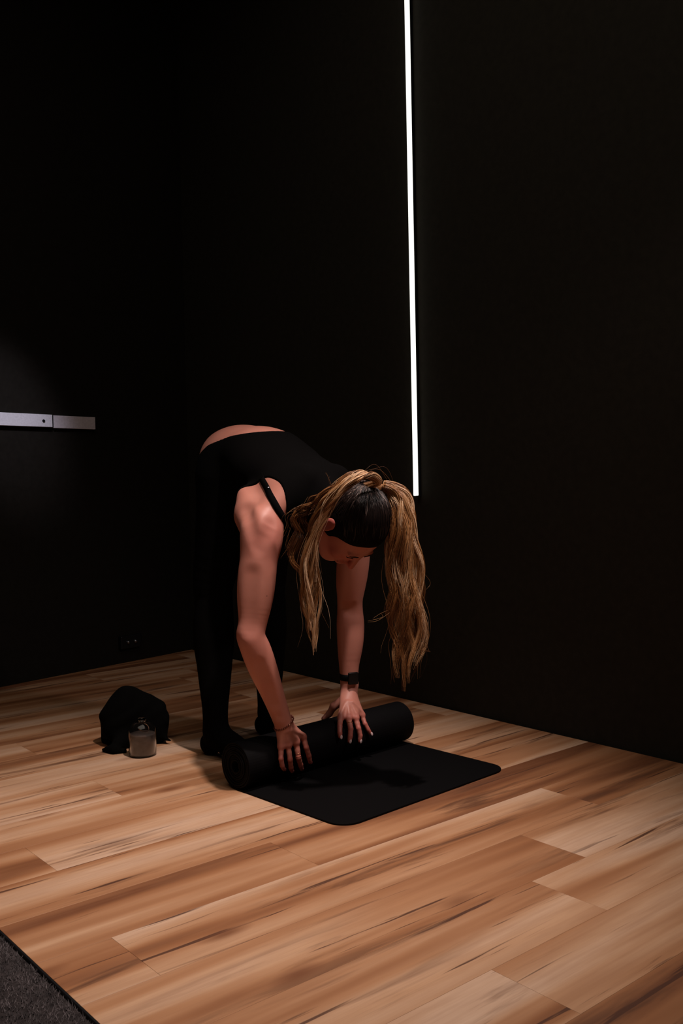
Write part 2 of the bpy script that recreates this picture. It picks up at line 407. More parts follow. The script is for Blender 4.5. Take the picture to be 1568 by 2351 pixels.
def standin():  # made-up plate and balls, added to give two faint reflections
    p = ray_wall(295, 1472); root = empty('glint_standin', tuple(p-nrm*0.03), 'tiny added dark fitting with two faint glints low on the back wall', 'standin')
    ang = math.atan2(-WDIR.y, -WDIR.x)
    root.rotation_euler = (0, 0, ang)
    bm = bmesh.new(); box_mesh(bm, -0.06, 0.06, 0.006, 0.030, -0.03, 0.03, 0.004); me = bpy.data.meshes.new('plate'); bm.to_mesh(me); bm.free()
    link('plate', me, M_dark).parent = root
    for x, r in ((-0.022, 0.008), (0.02, 0.009)):
        bm = bmesh.new(); bmesh.ops.create_uvsphere(bm, u_segments=16, v_segments=10, radius=r, matrix=Matrix.Translation((x, 0.004, 0)))
        me = bpy.data.meshes.new('glint_ball'); bm.to_mesh(me); bm.free(); link('glint_ball', me, mat('glint_metal', (0.3, 0.3, 0.33), 0.35, 1.0), smooth=True).parent = root
standin()

# ------------------------------------------------------------------ yoga mat (one continuous rolled sheet)
ROLL_L = Vector((1.416, 2.168, 0)); ROLL_R = Vector((2.064, 2.207, 0)); R_OUT = 0.0655
def yoga_mat():
    ax = (ROLL_R-ROLL_L); width = ax.length; ax.normalize(); bk = Vector((-ax.y, ax.x, 0))   # bk points away from camera
    th = 0.0045; flat = 0.425; cr_ = 0.055
    # path in (t, z): t along bk from roll axis, centreline of sheet
    path = []
    ns = 14
    for i in range(ns):            # rounded end, dense
        u = 1-math.cos(i/(ns-1)*math.pi/2); path.append((-flat+u*cr_, th/2+0.0004, 1))
    for t in np.linspace(-flat+cr_, 0, 14)[1:]: path.append((t, th/2+0.0004, 1))
    R = R_OUT-th/2; pitch = 0.0056; zc = R_OUT+0.0004
    a = 0.0; da = math.radians(7)
    while R-pitch*a/(2*math.pi) > 0.014:
        a += da; r = R-pitch*a/(2*math.pi)
        path.append((math.sin(a)*r, zc-math.cos(a)*r, 1))    # rolls from bottom towards the back, up and forward
    P = np.array([(p[0], p[1]) for p in path]); n = len(P)
    T = np.gradient(P, axis=0); T /= np.linalg.norm(T, axis=1)[:, None]; Nn = np.stack([-T[:, 1], T[:, 0]], 1)
    v, f = [], []
    rr = random.Random(3)
    for i in range(n):
        d = P[i][0]+flat
        ins = cr_-math.sqrt(max(0, cr_**2-(cr_-d)**2)) if (i < ns) else 0.0
        turn = max(0, i-ns-14)*da/(2*math.pi)
        sh = 0.0016*math.sin(turn*2.1)+0.0012*math.sin(turn*5.3) if turn > 0 else 0
        if turn > 1: sh -= -0.0009*turn*0
        x0, x1 = ins+sh*min(1, turn), width-ins+sh*min(1, turn)
        e = 0.0009
        for (x, off) in ((x0, -th/2+e), (x0+e, -th/2), (x1-e, -th/2), (x1, -th/2+e), (x1, th/2-e), (x1-e, th/2), (x0+e, th/2), (x0, th/2-e)):
            q = P[i]+Nn[i]*off
            w_ = ROLL_L+ax*x+bk*q[0]; v.append((w_.x, w_.y, q[1]))
    for i in range(n-1):
        for k in range(8): f.append((i*8+k, i*8+(k+1) % 8, (i+1)*8+(k+1) % 8, (i+1)*8+k))
    f.append(tuple(range(7, -1, -1))); f.append(tuple((n-1)*8+k for k in range(8)))
    o = from_py('yoga_mat', v, f, M_mat, None, False)
    bm = bmesh.new(); bm.from_mesh(o.data); bmesh.ops.recalc_face_normals(bm, faces=bm.faces); bm.to_mesh(o.data); bm.free()
    tag(o, 'black yoga mat, half rolled up on the wooden floor under the hands', 'yoga mat')
    return o
yoga_mat()

# ------------------------------------------------------------------ SDF modelling
class Field:
    def __init__(s, lo, hi, h):
        s.lo = np.array(lo, float); s.h = h; s.n = np.ceil((np.array(hi)-s.lo)/h).astype(int)+1
        s.F = np.full(s.n, 1.0, np.float32)
        s.ax = [s.lo[i]+h*np.arange(s.n[i]) for i in range(3)]
    def sub(s, lo, hi):
        i0 = np.clip(np.floor((np.array(lo)-s.lo)/s.h).astype(int), 0, s.n); i1 = np.clip(np.ceil((np.array(hi)-s.lo)/s.h).astype(int)+1, 0, s.n)
        if np.any(i1 <= i0): return None, None
        sl = tuple(slice(a, b) for a, b in zip(i0, i1))
        g = [s.ax[i][sl[i]].astype(np.float32) for i in range(3)]
        return sl, (g[0][:, None, None], g[1][None, :, None], g[2][None, None, :])
    def add(s, p, k=0.01):
        d, lo, hi = p; pad = k*1.2+3*s.h
        sl, g = s.sub(np.array(lo)-pad, np.array(hi)+pad)
        if sl is None: return
        D = d(*g); A = s.F[sl]
        hh = np.clip(0.5+0.5*(A-D)/k, 0, 1)
        s.F[sl] = A*(1-hh)+D*hh-k*hh*(1-hh)
    def cut(s, p, k=0.004):
        d, lo, hi = p; pad = k*1.2+3*s.h
        sl, g = s.sub(np.array(lo)-pad, np.array(hi)+pad)
        if sl is None: return
        D = -d(*g); A = s.F[sl]
        hh = np.clip(0.5-0.5*(A-D)/k, 0, 1)
        s.F[sl] = A*(1-hh)+D*hh+k*hh*(1-hh)
    def mesh(s):
        F = s.F; S = F < 0; nx, ny, nz = F.shape
        c = [S[i:nx-1+i, j:ny-1+j, k:nz-1+k] for i in (0, 1) for j in (0, 1) for k in (0, 1)]
        cnt = sum(x.astype(np.int8) for x in c); act = (cnt > 0) & (cnt < 8)
        ci = np.argwhere(act); idx = np.full(act.shape, -1, np.int32); idx[act] = np.arange(len(ci))
        corners = np.array([(i, j, k) for i in (0, 1) for j in (0, 1) for k in (0, 1)])
        vals = np.stack([F[ci[:, 0]+o[0], ci[:, 1]+o[1], ci[:, 2]+o[2]] for o in corners], 1)
        edges = [(a, b) for a in range(8) for b in range(a+1, 8) if np.abs(corners[a]-corners[b]).sum() == 1]
        acc = np.zeros((len(ci), 3)); num = np.zeros(len(ci))
        for a, b in edges:
            va, vb = vals[:, a], vals[:, b]; x = (va < 0) != (vb < 0)
            t = np.where(x, va/np.where(x, va-vb, 1), 0)
            acc += np.where(x[:, None], corners[a]+(corners[b]-corners[a])*t[:, None], 0); num += x
        V = s.lo+s.h*(ci+acc/num[:, None])
        Fs = []
        for axis in range(3):
            sl0 = [slice(1, -1)]*3; sl1 = [slice(1, -1)]*3
            sl0[axis] = slice(0, F.shape[axis]-1); sl1[axis] = slice(1, F.shape[axis])
            A, B = S[tuple(sl0)], S[tuple(sl1)]
            e = np.argwhere(A != B)
            if not len(e): continue
            flip = A[e[:, 0], e[:, 1], e[:, 2]]
            u, v_ = [(1, 2), (2, 0), (0, 1)][axis]
            base = e.copy(); 
            for q in (u, v_): base[:, q] += 1
            def cell(du, dv):
                cc = base.copy(); cc[:, u] += du; cc[:, v_] += dv; return idx[cc[:, 0], cc[:, 1], cc[:, 2]]
            q = np.stack([cell(-1, -1), cell(0, -1), cell(0, 0), cell(-1, 0)], 1)
            q = np.where(flip[:, None], q, q[:, ::-1]); q = q[(q >= 0).all(1)]
            Fs.append(q)
        return V, np.concatenate(Fs)
def cone(a, b, ra, rb):
    a = np.array(a, np.float32); b = np.array(b, np.float32); ba = b-a; L2 = float(ba@ba)
    def d(x, y, z):
        t = np.clip(((x-a[0])*ba[0]+(y-a[1])*ba[1]+(z-a[2])*ba[2])/L2, 0, 1)
        return np.sqrt((x-a[0]-t*ba[0])**2+(y-a[1]-t*ba[1])**2+(z-a[2]-t*ba[2])**2)-(ra+(rb-ra)*t)
    r = max(ra, rb); return d, np.minimum(a, b)-r, np.maximum(a, b)+r
def basis(d, s):
    d = np.array(d, float); d /= np.linalg.norm(d); s = np.array(s, float); s -= d*(s@d); s /= np.linalg.norm(s)
    return np.stack([s, d, np.cross(s, d)])    # rows: side, along, third
def ell(c, r, d=(0, 1, 0), s=(1, 0, 0)):
    """ellipsoid with radii r=(side, along, third)"""
    c = np.array(c, np.float32); R = basis(d, s).astype(np.float32); r = np.array(r, np.float32)
    def f(x, y, z):
        X, Y, Z = x-c[0], y-c[1], z-c[2]
        q = [(R[i, 0]*X+R[i, 1]*Y+R[i, 2]*Z) for i in range(3)]
        k0 = np.sqrt((q[0]/r[0])**2+(q[1]/r[1])**2+(q[2]/r[2])**2)
        k1 = np.sqrt((q[0]/r[0]**2)**2+(q[1]/r[1]**2)**2+(q[2]/r[2]**2)**2)
        return k0*(k0-1)/np.maximum(k1, 1e-4)
    ext = np.sqrt(((R*r[:, None])**2).sum(0)); return f, c-ext, c+ext
def chain(fl, pts, k=0.01, per=4):
    """smooth limb: spheres swept along a spline, blended once into the body"""
    P = np.array([p for p, r in pts], float); Rr_ = np.array([r for p, r in pts], float); n = (len(pts)-1)*per+1
    Q = spline(P, n); rr_ = spline(np.stack([Rr_]*3, 1), n)[:, 0]
    cs = [cone(Q[i], Q[i+1], rr_[i], rr_[i+1]) for i in range(n-1)]
    def d(x, y, z):
        D = cs[0][0](x, y, z)
        for c in cs[1:]: D = np.minimum(D, c[0](x, y, z))
        return D
    fl.add((d, np.min([c[1] for c in cs], 0), np.max([c[2] for c in cs], 0)), k)

# --- skeleton (metres, from the photograph)
V3 = lambda *a: np.array(a, float)
def on_y(px, py, y):
    d = np.array((px-784)*crt-(py-1175.5)*cup+F_PX*fwd); return np.array([0, 0, CAM_H])+d*(y/d[1])
SH_R, EL_R, WR_R = on_y(603, 1222, 2.105), on_y(577, 1460, 2.10), on_y(650, 1658, 2.112)
SH_L, EL_L, WR_L = V3(1.822, 2.13, .705), on_y(802, 1402, 2.20), on_y(801, 1583, 2.205)
print('JOINTS', SH_R, EL_R, WR_R, SH_L, EL_L, WR_L)
HEAD = V3(1.652, 1.936, .713)
U = V3(0.05, -.97, .22); U /= np.linalg.norm(U)
Fd = V3(0.03, -.20, -.98); Fd -= U*(Fd@U); Fd /= np.linalg.norm(Fd)
Rr = np.cross(Fd, U)              # her right side
if Rr[0] > 0: Rr = -Rr
def hp(r, f, u): return HEAD+Rr*r+Fd*f+U*u    # head-space point
hf = lambda c, r: ell(hp(*c), r, U, Rr)       # ellipsoid radii: side, up, front
def torso_prims():
    return [
     (ell((1.700, 2.520, .885), (.135, .100, .122)), .03),
     (ell((1.650, 2.545, .850), (.084, .088, .110)), .03), (ell((1.765, 2.545, .850), (.084, .088, .110)), .03),
     (ell((1.690, 2.575, .913), (.095, .088, .092)), .03),
     (ell((1.685, 2.435, .912), (.120, .165, .094)), .05),
     (ell((1.670, 2.285, .865), (.138, .165, .098), (0, -.92, -.38)), .05),
     (ell((1.660, 2.140, .800), (.148, .120, .092), (0, -.82, -.57)), .04),
     (ell((1.605, 2.13, .715), (.058, .058, .055)), .03), (ell((1.72, 2.13, .715), (.058, .058, .055)), .03)]
def shoulder_prims(S, sg):
    # sg = -1 right (towards -x)
    return [
     (cone((1.66+sg*.055, 2.075, .835), S+V3(-sg*.01, .005, .035), .036, .040), .035),
     (ell(S+V3(-sg*.035, .075, .062), (.045, .085, .040), (0, .8, .6), (1, 0, 0)), .035),
     (cone(S+V3(-sg*.02, .085, .04), S+V3(0, .01, -.02), .045, .043), .03),
     (ell(S+V3(sg*.004, .0, -.012), (.046, .050, .066), (0, 1, 0)), .025)]
def arm(fl, S, E, W, sg):
    mid = S*.5+E*.5
    chain(fl, [(S, .047), (S*.7+E*.3+V3(sg*.004, -.004, 0), .0460), (S*.35+E*.65, .0430), (S*.15+E*.85, .0385), (E, .0362), (E*.82+W*.18, .0380), (E*.5+W*.5, .0345), (E*.2+W*.8, .0280), (W, .0255)], .03)
    d = (E-S)/np.linalg.norm(E-S)
    fl.add(ell(mid+V3(0, -.014, .0), (.030, .085, .030), d), .03)            # biceps
    fl.add(ell(mid+V3(sg*.008, .012, .02), (.030, .09, .030), d), .03)       # triceps
    fl.add(ell(E+V3(sg*.006, .018, .004), (.018, .024, .018), d), .02)       # elbow point
    d2 = (W-E)/np.linalg.norm(W-E)
    fl.add(ell(E*.75+W*.25+V3(sg*.010, -.008, 0), (.024, .075, .026), d2), .03)
    fl.add(ell(W-d2*.012+V3(sg*.015, -.008, 0), (.0115, .016, .011), d2), .010)  # ulna head
# fingers: list per hand; each finger = joints
def hand(fl, W, knuckles, tips, radii, thumb, side):
    kc = np.mean(knuckles, 0)
    for kx in knuckles:
        fl.add(cone(W*.85+kc*.15, kx*.92+W*.08, .0165, .0108), .012)
    fl.add(ell((W+kc)/2+V3(0, .004, .0), (.031, np.linalg.norm(kc-W)*.55, .0145), kc-W, knuckles[-1]-knuckles[0]), .012)
    for kx in knuckles: fl.add(ell(kx+V3(0, -.002, .002), (.0095, .0095, .0095)), .007)
    for kx, jt, r in zip(knuckles, tips, radii):
        pts = [kx]+jt; rs = [r*1.12, r*1.0, r*.92, r*.78][:len(pts)]
        # small shrink between joints, swelling at the joints
        for i in range(len(pts)-1):
            a, b = pts[i], pts[i+1]; mm = (a+b)/2
            fl.add(cone(a, mm, rs[i], (rs[i]+rs[i+1])/2*.95), .0035); fl.add(cone(mm, b, (rs[i]+rs[i+1])/2*.95, rs[i+1]), .0035)
    tp, tr = thumb
    for i in range(len(tp)-1): fl.add(cone(tp[i], tp[i+1], tr[i], tr[i+1]), .006)

def ray_pt(px, py, dist_fn):
    d = (px-784)*crt-(py-1175.5)*cup+F_PX*fwd; d = np.array(d.normalized())
    return np.array([0, 0, CAM_H])+d*dist_fn
def on_roll(px, py, off):
    """first hit of the ray with the mat roll grown by off"""
    d = np.array(((px-784)*crt-(py-1175.5)*cup+F_PX*fwd).normalized()); o = np.array([0, 0, CAM_H])
    ax = np.array((ROLL_R-ROLL_L).normalized()); c0 = np.array(ROLL_L)+np.array([0, 0, R_OUT])
    dp = d-ax*(d@ax); q = o-c0; qp = q-ax*(q@ax); R = R_OUT+off
    A, B, Cc = dp@dp, dp@qp, qp@qp-R*R; disc = B*B-A*Cc
    t = (-B-math.sqrt(max(disc, 0)))/A
    return o+d*t
HZ = 0.0032
LEGS = [(V3(1.630, 2.500, .84), V3(1.596, 2.545, .47), V3(1.554, 2.485, .085), V3(1.588, 2.335, .025), -1),
        (V3(1.775, 2.500, .84), V3(1.800, 2.545, .47), V3(1.806, 2.555, .085), V3(1.780, 2.38, .020), 1)]
def leg_prims(fl, g=0.0, foot=True):
    for H_, K, A, Tt, sg in LEGS:
        chain(fl, [(H_, .092+g), (H_*.5+K*.5, .076+g), (K+V3(0, 0, .05), .060+g), (K, .056+g), (K*.7+A*.3, .058+g), (K*.4+A*.6, .047+g), (K*.15+A*.85, .036+g), (A, .035+g)], .03)
        fl.add(ell(K*.70+A*.30+V3(0, .016, 0), (.046+g, .11+g, .046+g), (0, 0, 1)), .02)
        if foot:
            h = A+V3(0, .028, -.052)
            fl.add(ell(h, (.029+g, .034+g, .032+g)), .02)
            chain(fl, [(A+V3(0, -.01, -.02), .034+g), (A*.5+Tt*.5+V3(0, 0, -.016), .034+g), (Tt+V3(0, .03, .0), .022+g)], .02)
            fl.add(ell(Tt+V3(0, .03, -.003), (.042+g, .055+g, .019+g)), .02)
            fl.add(ell(Tt+V3(-sg*.012, -.012, -.006), (.022+g, .03+g, .014+g)), .01)

def woman():
    root = empty('person', (1.69, 2.53, 0.0), 'woman with long blond ponytail bending over to roll up a black mat', 'person')
    fl = Field((1.36, 1.78, -0.005), (1.98, 2.76, 1.03), HZ)
    for p, k in torso_prims(): fl.add(p, k)
    for p, k in shoulder_prims(SH_R, -1)+shoulder_prims(SH_L, 1): fl.add(p, k)
    leg_prims(fl, 0.0)
    arm(fl, SH_R, EL_R, WR_R, -1); arm(fl, SH_L, EL_L, WR_L, 1)
    # neck
    fl.add(cone((1.66, 2.09, .80), hp(0, -.025, -.055), .056, .050), .025)
    fl.add(cone((1.66, 2.10, .855), hp(0, -.05, -.03), .030, .032), .03)
    # head
    fl.add(hf((0, -.012, .022), (.073, .098, .090)), .02)     # cranium
    fl.add(hf((0, .030, -.030), (.056, .082, .056)), .03)     # face
    fl.add(hf((0, .050, -.098), (.024, .020, .024)), .03)     # chin
    for s in (-1, 1):
        fl.add(cone(hp(s*.054, .0, -.055), hp(s*.018, .050, -.100), .014, .014), .025)   # jaw
        fl.add(hf((s*.038, .063, -.030), (.018, .018, .014)), .02)        # cheekbone
        fl.add(hf((s*.026, .078, .012), (.020, .006, .008)), .010)        # brow
        fl.cut(hf((s*.031, .094, -.004), (.015, .009, .014)), .012)       # socket
        fl.add(hf((s*.030, .071, -.005), (.0125, .0085, .0115)), .004)    # eyelid
        fl.add(hf((s*.0085, .090, -.041), (.0075, .006, .008)), .006)     # nostril wing
        # ear
        fl.add(hf((s*.076, -.010, -.012), (.007, .030, .017)), .006)
        fl.cut(hf((s*.085, -.006, -.008), (.007, .018, .009)), .005)
    fl.add(cone(hp(0, .084, .004), hp(0, .104, -.036), .0065, .0088), .010)   # nose
    fl.add(hf((0, .085, -.064), (.020, .005, .008)), .007)      # lips
    fl.add(hf((0, .082, -.073), (.018, .006, .008)), .006)
    fl.cut(hf((0, .094, -.0685), (.020, .0014, .006)), .004)
    # --- right hand (image left), fingers down the front of the roll: little, ring, middle, index
    kn = [on_roll(645, 1716, .012), on_roll(661, 1712, .016), on_roll(680, 1706, .018), on_roll(696, 1693, .019)]
    tp = [[on_roll(645, 1742, .013), on_roll(648, 1758, .010), on_roll(652, 1767, .0072)],
          [on_roll(666, 1744, .015), on_roll(668, 1762, .010), on_roll(670, 1771, .0072)],
          [on_roll(685, 1739, .016), on_roll(690, 1756, .010), on_roll(692, 1766, .0072)],
          [on_roll(703, 1716, .016), on_roll(709, 1735, .010), on_roll(712, 1750, .0072)]]
    th = [WR_R+V3(.012, .0, -.02), on_roll(703, 1692, .004), on_roll(716, 1712, -.004), on_roll(722, 1728, -.006)]
    hand(fl, WR_R, kn, tp, [.0068, .0072, .0076, .0075], ([th[0], th[0]*.5+th[1]*.5], [.015, .012]), -1)
    R_kn, R_tp = kn, tp
    # --- left hand (image right): index, middle, ring, little
    kn = [on_roll(781, 1651, .012), on_roll(800, 1650, .017), on_roll(817, 1650, .017), on_roll(831, 1644, .012)]
    tp = [[on_roll(780, 1668, .011), on_roll(780, 1682, .009), on_roll(781, 1692, .0072)],
          [on_roll(805, 1673, .013), on_roll(804, 1690, .009), on_roll(802, 1702, .0072)],
          [on_roll(823, 1672, .013), on_roll(827, 1689, .009), on_roll(826, 1702, .0072)],
          [on_roll(838, 1662, .010), on_roll(845, 1675, .008), on_roll(851, 1685, .007)]]
    thl = [WR_L+V3(-.008, .0, -.022), on_y(766, 1622, 2.228), on_y(756, 1639, 2.242), on_y(743, 1650, 2.250)]
    hand(fl, WR_L, kn, tp, [.0074, .0078, .0075, .0066], (thl, [.015, .0115, .0095, .0075]), 1)
    L_kn, L_tp = kn, tp
    def march(px, py):
        d = np.array(((px-784)*crt-(py-1175.5)*cup+F_PX*fwd).normalized()); o = np.array([0, 0, CAM_H]); t = 2.0
        for _ in range(600):
            p = o+d*t; i = ((p-fl.lo)/fl.h).astype(int)
            if np.any(i < 0) or np.any(i >= fl.n): t += .01; continue
            q = fl.F[tuple(i)]
            if q < .001: break
            t += max(min(q*.7, .01), .001)
        return o+d*t
    def groove(pxs, r, out, k):
        q = spline(np.array([(a, b, 0) for a, b in pxs], float), 13); P = [march(float(a), float(b)) for a, b, _ in q]; v = -np.array(fwd)
        P = np.array(P); P[1:-1] = (P[:-2]+P[1:-1]*2+P[2:])/4; n = len(P)
        dep = out*np.sin(np.linspace(0, 1, n)*np.pi)-k*.25
        cs = [cone(P[i]+v*(r-dep[i]), P[i+1]+v*(r-dep[i+1]), r, r) for i in range(n-1)]
        def d(x, y, z):
            D = cs[0][0](x, y, z)
            for c in cs[1:]: D = np.minimum(D, c[0](x, y, z))
            return D
        fl.cut((d, np.min([c[1] for c in cs], 0), np.max([c[2] for c in cs], 0)), k)
    def ridge(pxs, r, inn, k):
        P = [march(*p) for p in pxs]; v = np.array(fwd)
        for a, b in zip(P[:-1], P[1:]): fl.add(cone(a+v*(r-inn), b+v*(r-inn), r, r), k)
    groove([(562, 1165), (570, 1200), (582, 1240)], .014, .0045, .024)       # behind the deltoid
    groove([(626, 1200), (612, 1228), (594, 1256)], .014, .0045, .024)       # deltoid / shoulder blade
    groove([(576, 1320), (573, 1380), (573, 1440)], .016, .0016, .030)       # outer arm
    groove([(598, 1530), (613, 1575), (628, 1620)], .012, .0030, .022)
    groove([(786, 1396), (800, 1402), (812, 1398)], .010, .0045, .020)       # left elbow crease
    for a_, b_ in (((645, 1705), (650, 1680)), ((662, 1702), (655, 1680)), ((681, 1696), (661, 1678)), ((697, 1686), (668, 1676)),
                   ((782, 1640), (795, 1612)), ((801, 1638), (799, 1612)), ((817, 1638), (804, 1612)), ((831, 1634), (810, 1612))):
        ridge([a_, b_], .0035, .0012, .007)                                  # tendons on the backs of the hands
    Vb, Fb = fl.mesh()
    # flush on knuckles, fingers, ears, face
    fs = np.zeros(len(Vb))
    for q in R_kn+L_kn+[j for t in R_tp+L_tp for j in t]:
        fs = np.maximum(fs, 0.75*np.exp(-((Vb-q)**2).sum(1)/(2*.010**2)))
    for q, r, a in ((hp(.08, -.01, .01), .03, .8), (hp(0, .1, -.04), .02, .6), (hp(.04, .06, -.04), .03, .5), (EL_R+V3(0, 0, -.01), .04, .25), (SH_R+V3(0, -.03, -.02), .05, .3)):
        fs = np.maximum(fs, a*np.exp(-((Vb-q)**2).sum(1)/(2*r**2)))
    body = from_np('body', Vb, Fb, M_skin, root, True, {'flush': fs})
    print('BODY faces', len(Fb))
    # --- leggings
    lg = Field((1.44, 2.22, -0.006), (1.96, 2.76, 1.03), 0.0045)
    for p, k in torso_prims(): lg.add(p, k)
    leg_prims(lg, 0.0); lg.F -= .0035
    # waistline: cut everything in front of a tilted plane, low at the back
    X, Y, Z = lg.ax[0][:, None, None], lg.ax[1][None, :, None], lg.ax[2][None, None, :]
    waist = (2.28-Y)*.8+(Z-.90)*.3
    lg.F = np.maximum(lg.F, waist.astype(np.float32)+0*lg.F)
    opening(lg)
    v, f = lg.mesh(); from_np('leggings', v, f, M_cloth, root, True)
    # --- leotard top
    tf = Field((1.46, 1.98, .60), (1.86, 2.64, 1.03), 0.0035)
    for p, k in torso_prims():
        tf.add(p, k)
    for S, sg in ((SH_R, -1), (SH_L, 1)):
        for p, k in shoulder_prims(S, sg): tf.add(p, k)
    tf.add(cone((1.66, 2.09, .80), hp(0, -.025, -.055), .056, .050), .025)
    tf.add(cone((1.66, 2.10, .855), hp(0, -.05, -.03), .030, .032), .03)
    tf.F -= .0035
    opening(tf)
    for S, sg in ((SH_R, -1), (SH_L, 1)):
        tf.cut(ell(S+(V3(-.022, .042, .045) if sg < 0 else V3(.062, 0, .03)), (.098 if sg < 0 else .085, .118, .15), (.12 if sg < 0 else 0, .8, .45)), .004)       # arm hole
    tf.cut(ell((1.66, 1.915, .78), (.10, .070, .15), (0, -.9, -.4)), .004)               # neckline
    X, Y, Z = tf.ax[0][:, None, None], tf.ax[1][None, :, None], tf.ax[2][None, None, :]
    tf.F = np.maximum(tf.F, ((Y-2.60)*.8).astype(np.float32)+0*tf.F)
    v, f = tf.mesh(); from_np('top', v, f, M_cloth, root, True)
    # strap: ribbon draped on the body field
    def snap(p, off=.0022):
        p = np.array(p, float)
        for _ in range(12):
            ii = (p-fl.lo)/fl.h; i = np.clip(ii.astype(int), 1, fl.n-3); u = ii-i
            def val(j):
                a = fl.F[j[0]:j[0]+2, j[1]:j[1]+2, j[2]:j[2]+2]
                return float((((a[0]*(1-u[0])+a[1]*u[0])[0]*(1-u[1])+(a[0]*(1-u[0])+a[1]*u[0])[1]*u[1])@np.array([1-u[2], u[2]])))
            d = val(i); gr = np.array([val(i+e)-val(i-e) for e in np.eye(3, dtype=int)]); gr /= np.linalg.norm(gr)+1e-9
            p = p-gr*(d-off)*.8
        return p, gr
    def strap(name, pts, wid, mt):
        pts = spline(pts, 40); sp_, nn = zip(*[snap(p) for p in pts]); sp_ = np.array(sp_); nn = np.array(nn)
        T = np.gradient(sp_, axis=0); T /= np.linalg.norm(T, axis=1)[:, None]; B = np.cross(T, nn); B /= np.linalg.norm(B, axis=1)[:, None]
        v, f = [], []
        for p, n_, b_ in zip(sp_, nn, B):
            for (x, z) in ((-1, -.6), (1, -.6), (1, .6), (-1, .6)): v.append(p+b_*x*wid/2+n_*z*.0016)
        for i in range(len(sp_)-1):
            for k in range(4): f.append((i*4+k, i*4+(k+1) % 4, i*4+4+(k+1) % 4, i*4+4+k))
        f += [(3, 2, 1, 0), tuple(len(v)-4+k for k in range(4))]
        return from_py(name, v, f, mt, root, True)
    def sfc(px, py, off=0.0):
        """march the camera ray to the body surface"""
        d = np.array(((px-784)*crt-(py-1175.5)*cup+F_PX*fwd).normalized()); o = np.array([0, 0, CAM_H]); t = 2.0
        for _ in range(400):
            p = o+d*t; i = ((p-fl.lo)/fl.h).astype(int)
            if np.any(i < 0) or np.any(i >= fl.n): t += .01; continue
            q = fl.F[tuple(i)]
            if q < .0015: break
            t += max(min(q*.7, .01), .001)
        return o+d*t
    woman.sfc = sfc; woman.snap = snap
    strap('strap', [sfc(598, 1090), sfc(612, 1118), sfc(628, 1152), sfc(646, 1184), sfc(664, 1210)], .0185, M_cloth)
    # strap slider
    sl, sn = snap(sfc(618, 1120), .004)
    bm = bmesh.new(); bmesh.ops.create_cone(bm, cap_ends=True, segments=10, radius1=.0022, radius2=.0018, depth=.002, matrix=Matrix.Translation(sl))
    me = bpy.data.meshes.new('strap_slider'); bm.to_mesh(me); bm.free(); link('strap_slider', me, M_metal, root)
    # nails
    for tlist, R_ in ((L_tp, .0056), (R_tp, .0052)):
        for jt in tlist:
            a, b = jt[-2], jt[-1]; d = (b-a)/np.linalg.norm(b-a)
            p, n_ = snap(b+V3(0, -.006, .002), .0002)
            bs = np.cross(d, n_); bs /= np.linalg.norm(bs); d2 = np.cross(n_, bs)
            bm = bmesh.new(); bmesh.ops.create_uvsphere(bm, u_segments=12, v_segments=8, radius=1.0)
            M = Matrix((Vector(bs*R_*.78), Vector(d2*R_*1.15), Vector(n_*.0012))).transposed().to_4x4(); M.translation = Vector(p+d*.0015)
            bmesh.ops.transform(bm, matrix=M, verts=bm.verts); me = bpy.data.meshes.new('nail'); bm.to_mesh(me); bm.free()
            link('nail', me, M_nail if tlist is L_tp else M_nail_dark, root, True)
    # rings
    def ring(name, c, ax_, r, tr, mt, seg=28):
        ax_ = ax_/np.linalg.norm(ax_); s = np.cross(ax_, V3(0, .3, 1)); s /= np.linalg.norm(s); q = np.cross(ax_, s)
        a = np.arange(seg)*2*np.pi/seg; return tube(name, c+r*(np.cos(a)[:, None]*s+np.sin(a)[:, None]*q), tr, mt, root, 6, True)
    k_, j_ = L_kn[1], L_tp[1][0]; ring('finger_ring', k_*.55+j_*.45, j_-k_, .0094, .0010, M_gold)
    k_, j_ = R_kn[2], R_tp[2][0]
    ring('finger_ring', k_*.25+j_*.75, j_-k_, .0086, .0006, M_gold); ring('finger_ring', k_*.05+j_*.95, j_-k_, .0085, .0005, M_gold)
    # bracelet of small beads round the right wrist
    dW = (np.mean(R_kn, 0)-WR_R); dW /= np.linalg.norm(dW); cB = WR_R+dW*.004
    s = np.cross(dW, V3(0, 1, 0)); s /= np.linalg.norm(s); q = np.cross(dW, s); q2 = q
    nb = 30; br = empty('bracelet', tuple(cB)); br.parent = root; br.matrix_parent_inverse = root.matrix_world.inverted()
    ringp = []
    for i in range(nb):
        a = 2*math.pi*i/nb; dr = s*math.cos(a)+q*math.sin(a)
        p = cB+dr*.026; 
        # outwards until clear of the skin
        for _ in range(40):
            ii = ((p-fl.lo)/fl.h).astype(int)
            if fl.F[tuple(ii)] > .0022: break
            p = p+dr*.001
        ringp.append(p-dW*.004*math.cos(a*1.0))
    tube('cord', np.array(ringp), .0007, M_copper, br, 6, True)
    M_bead = mat('bead', (0.11, 0.022, 0.014), 0.35)
    bead_me = None
    for i, p in enumerate(ringp):
        if bead_me is None:
            bm = bmesh.new(); bmesh.ops.create_uvsphere(bm, u_segments=8, v_segments=6, radius=.0026); bead_me = bpy.data.meshes.new('bead'); bm.to_mesh(bead_me); bm.free(); bead_me.materials.append(M_bead); bead_me.shade_smooth()
        o = bpy.data.objects.new('bead', bead_me); col.objects.link(o); o.parent = br; o.matrix_parent_inverse = br.matrix_world.inverted(); o.location = p
        o.scale = (.8, .8, 1.5)
    # watch on the left wrist
    WC = on_y(801, 1553, 2.204); dA = (WR_L-EL_L); dA /= np.linalg.norm(dA)
    wt = empty('smartwatch', tuple(WC)); wt.parent = root; wt.matrix_parent_inverse = root.matrix_world.inverted()
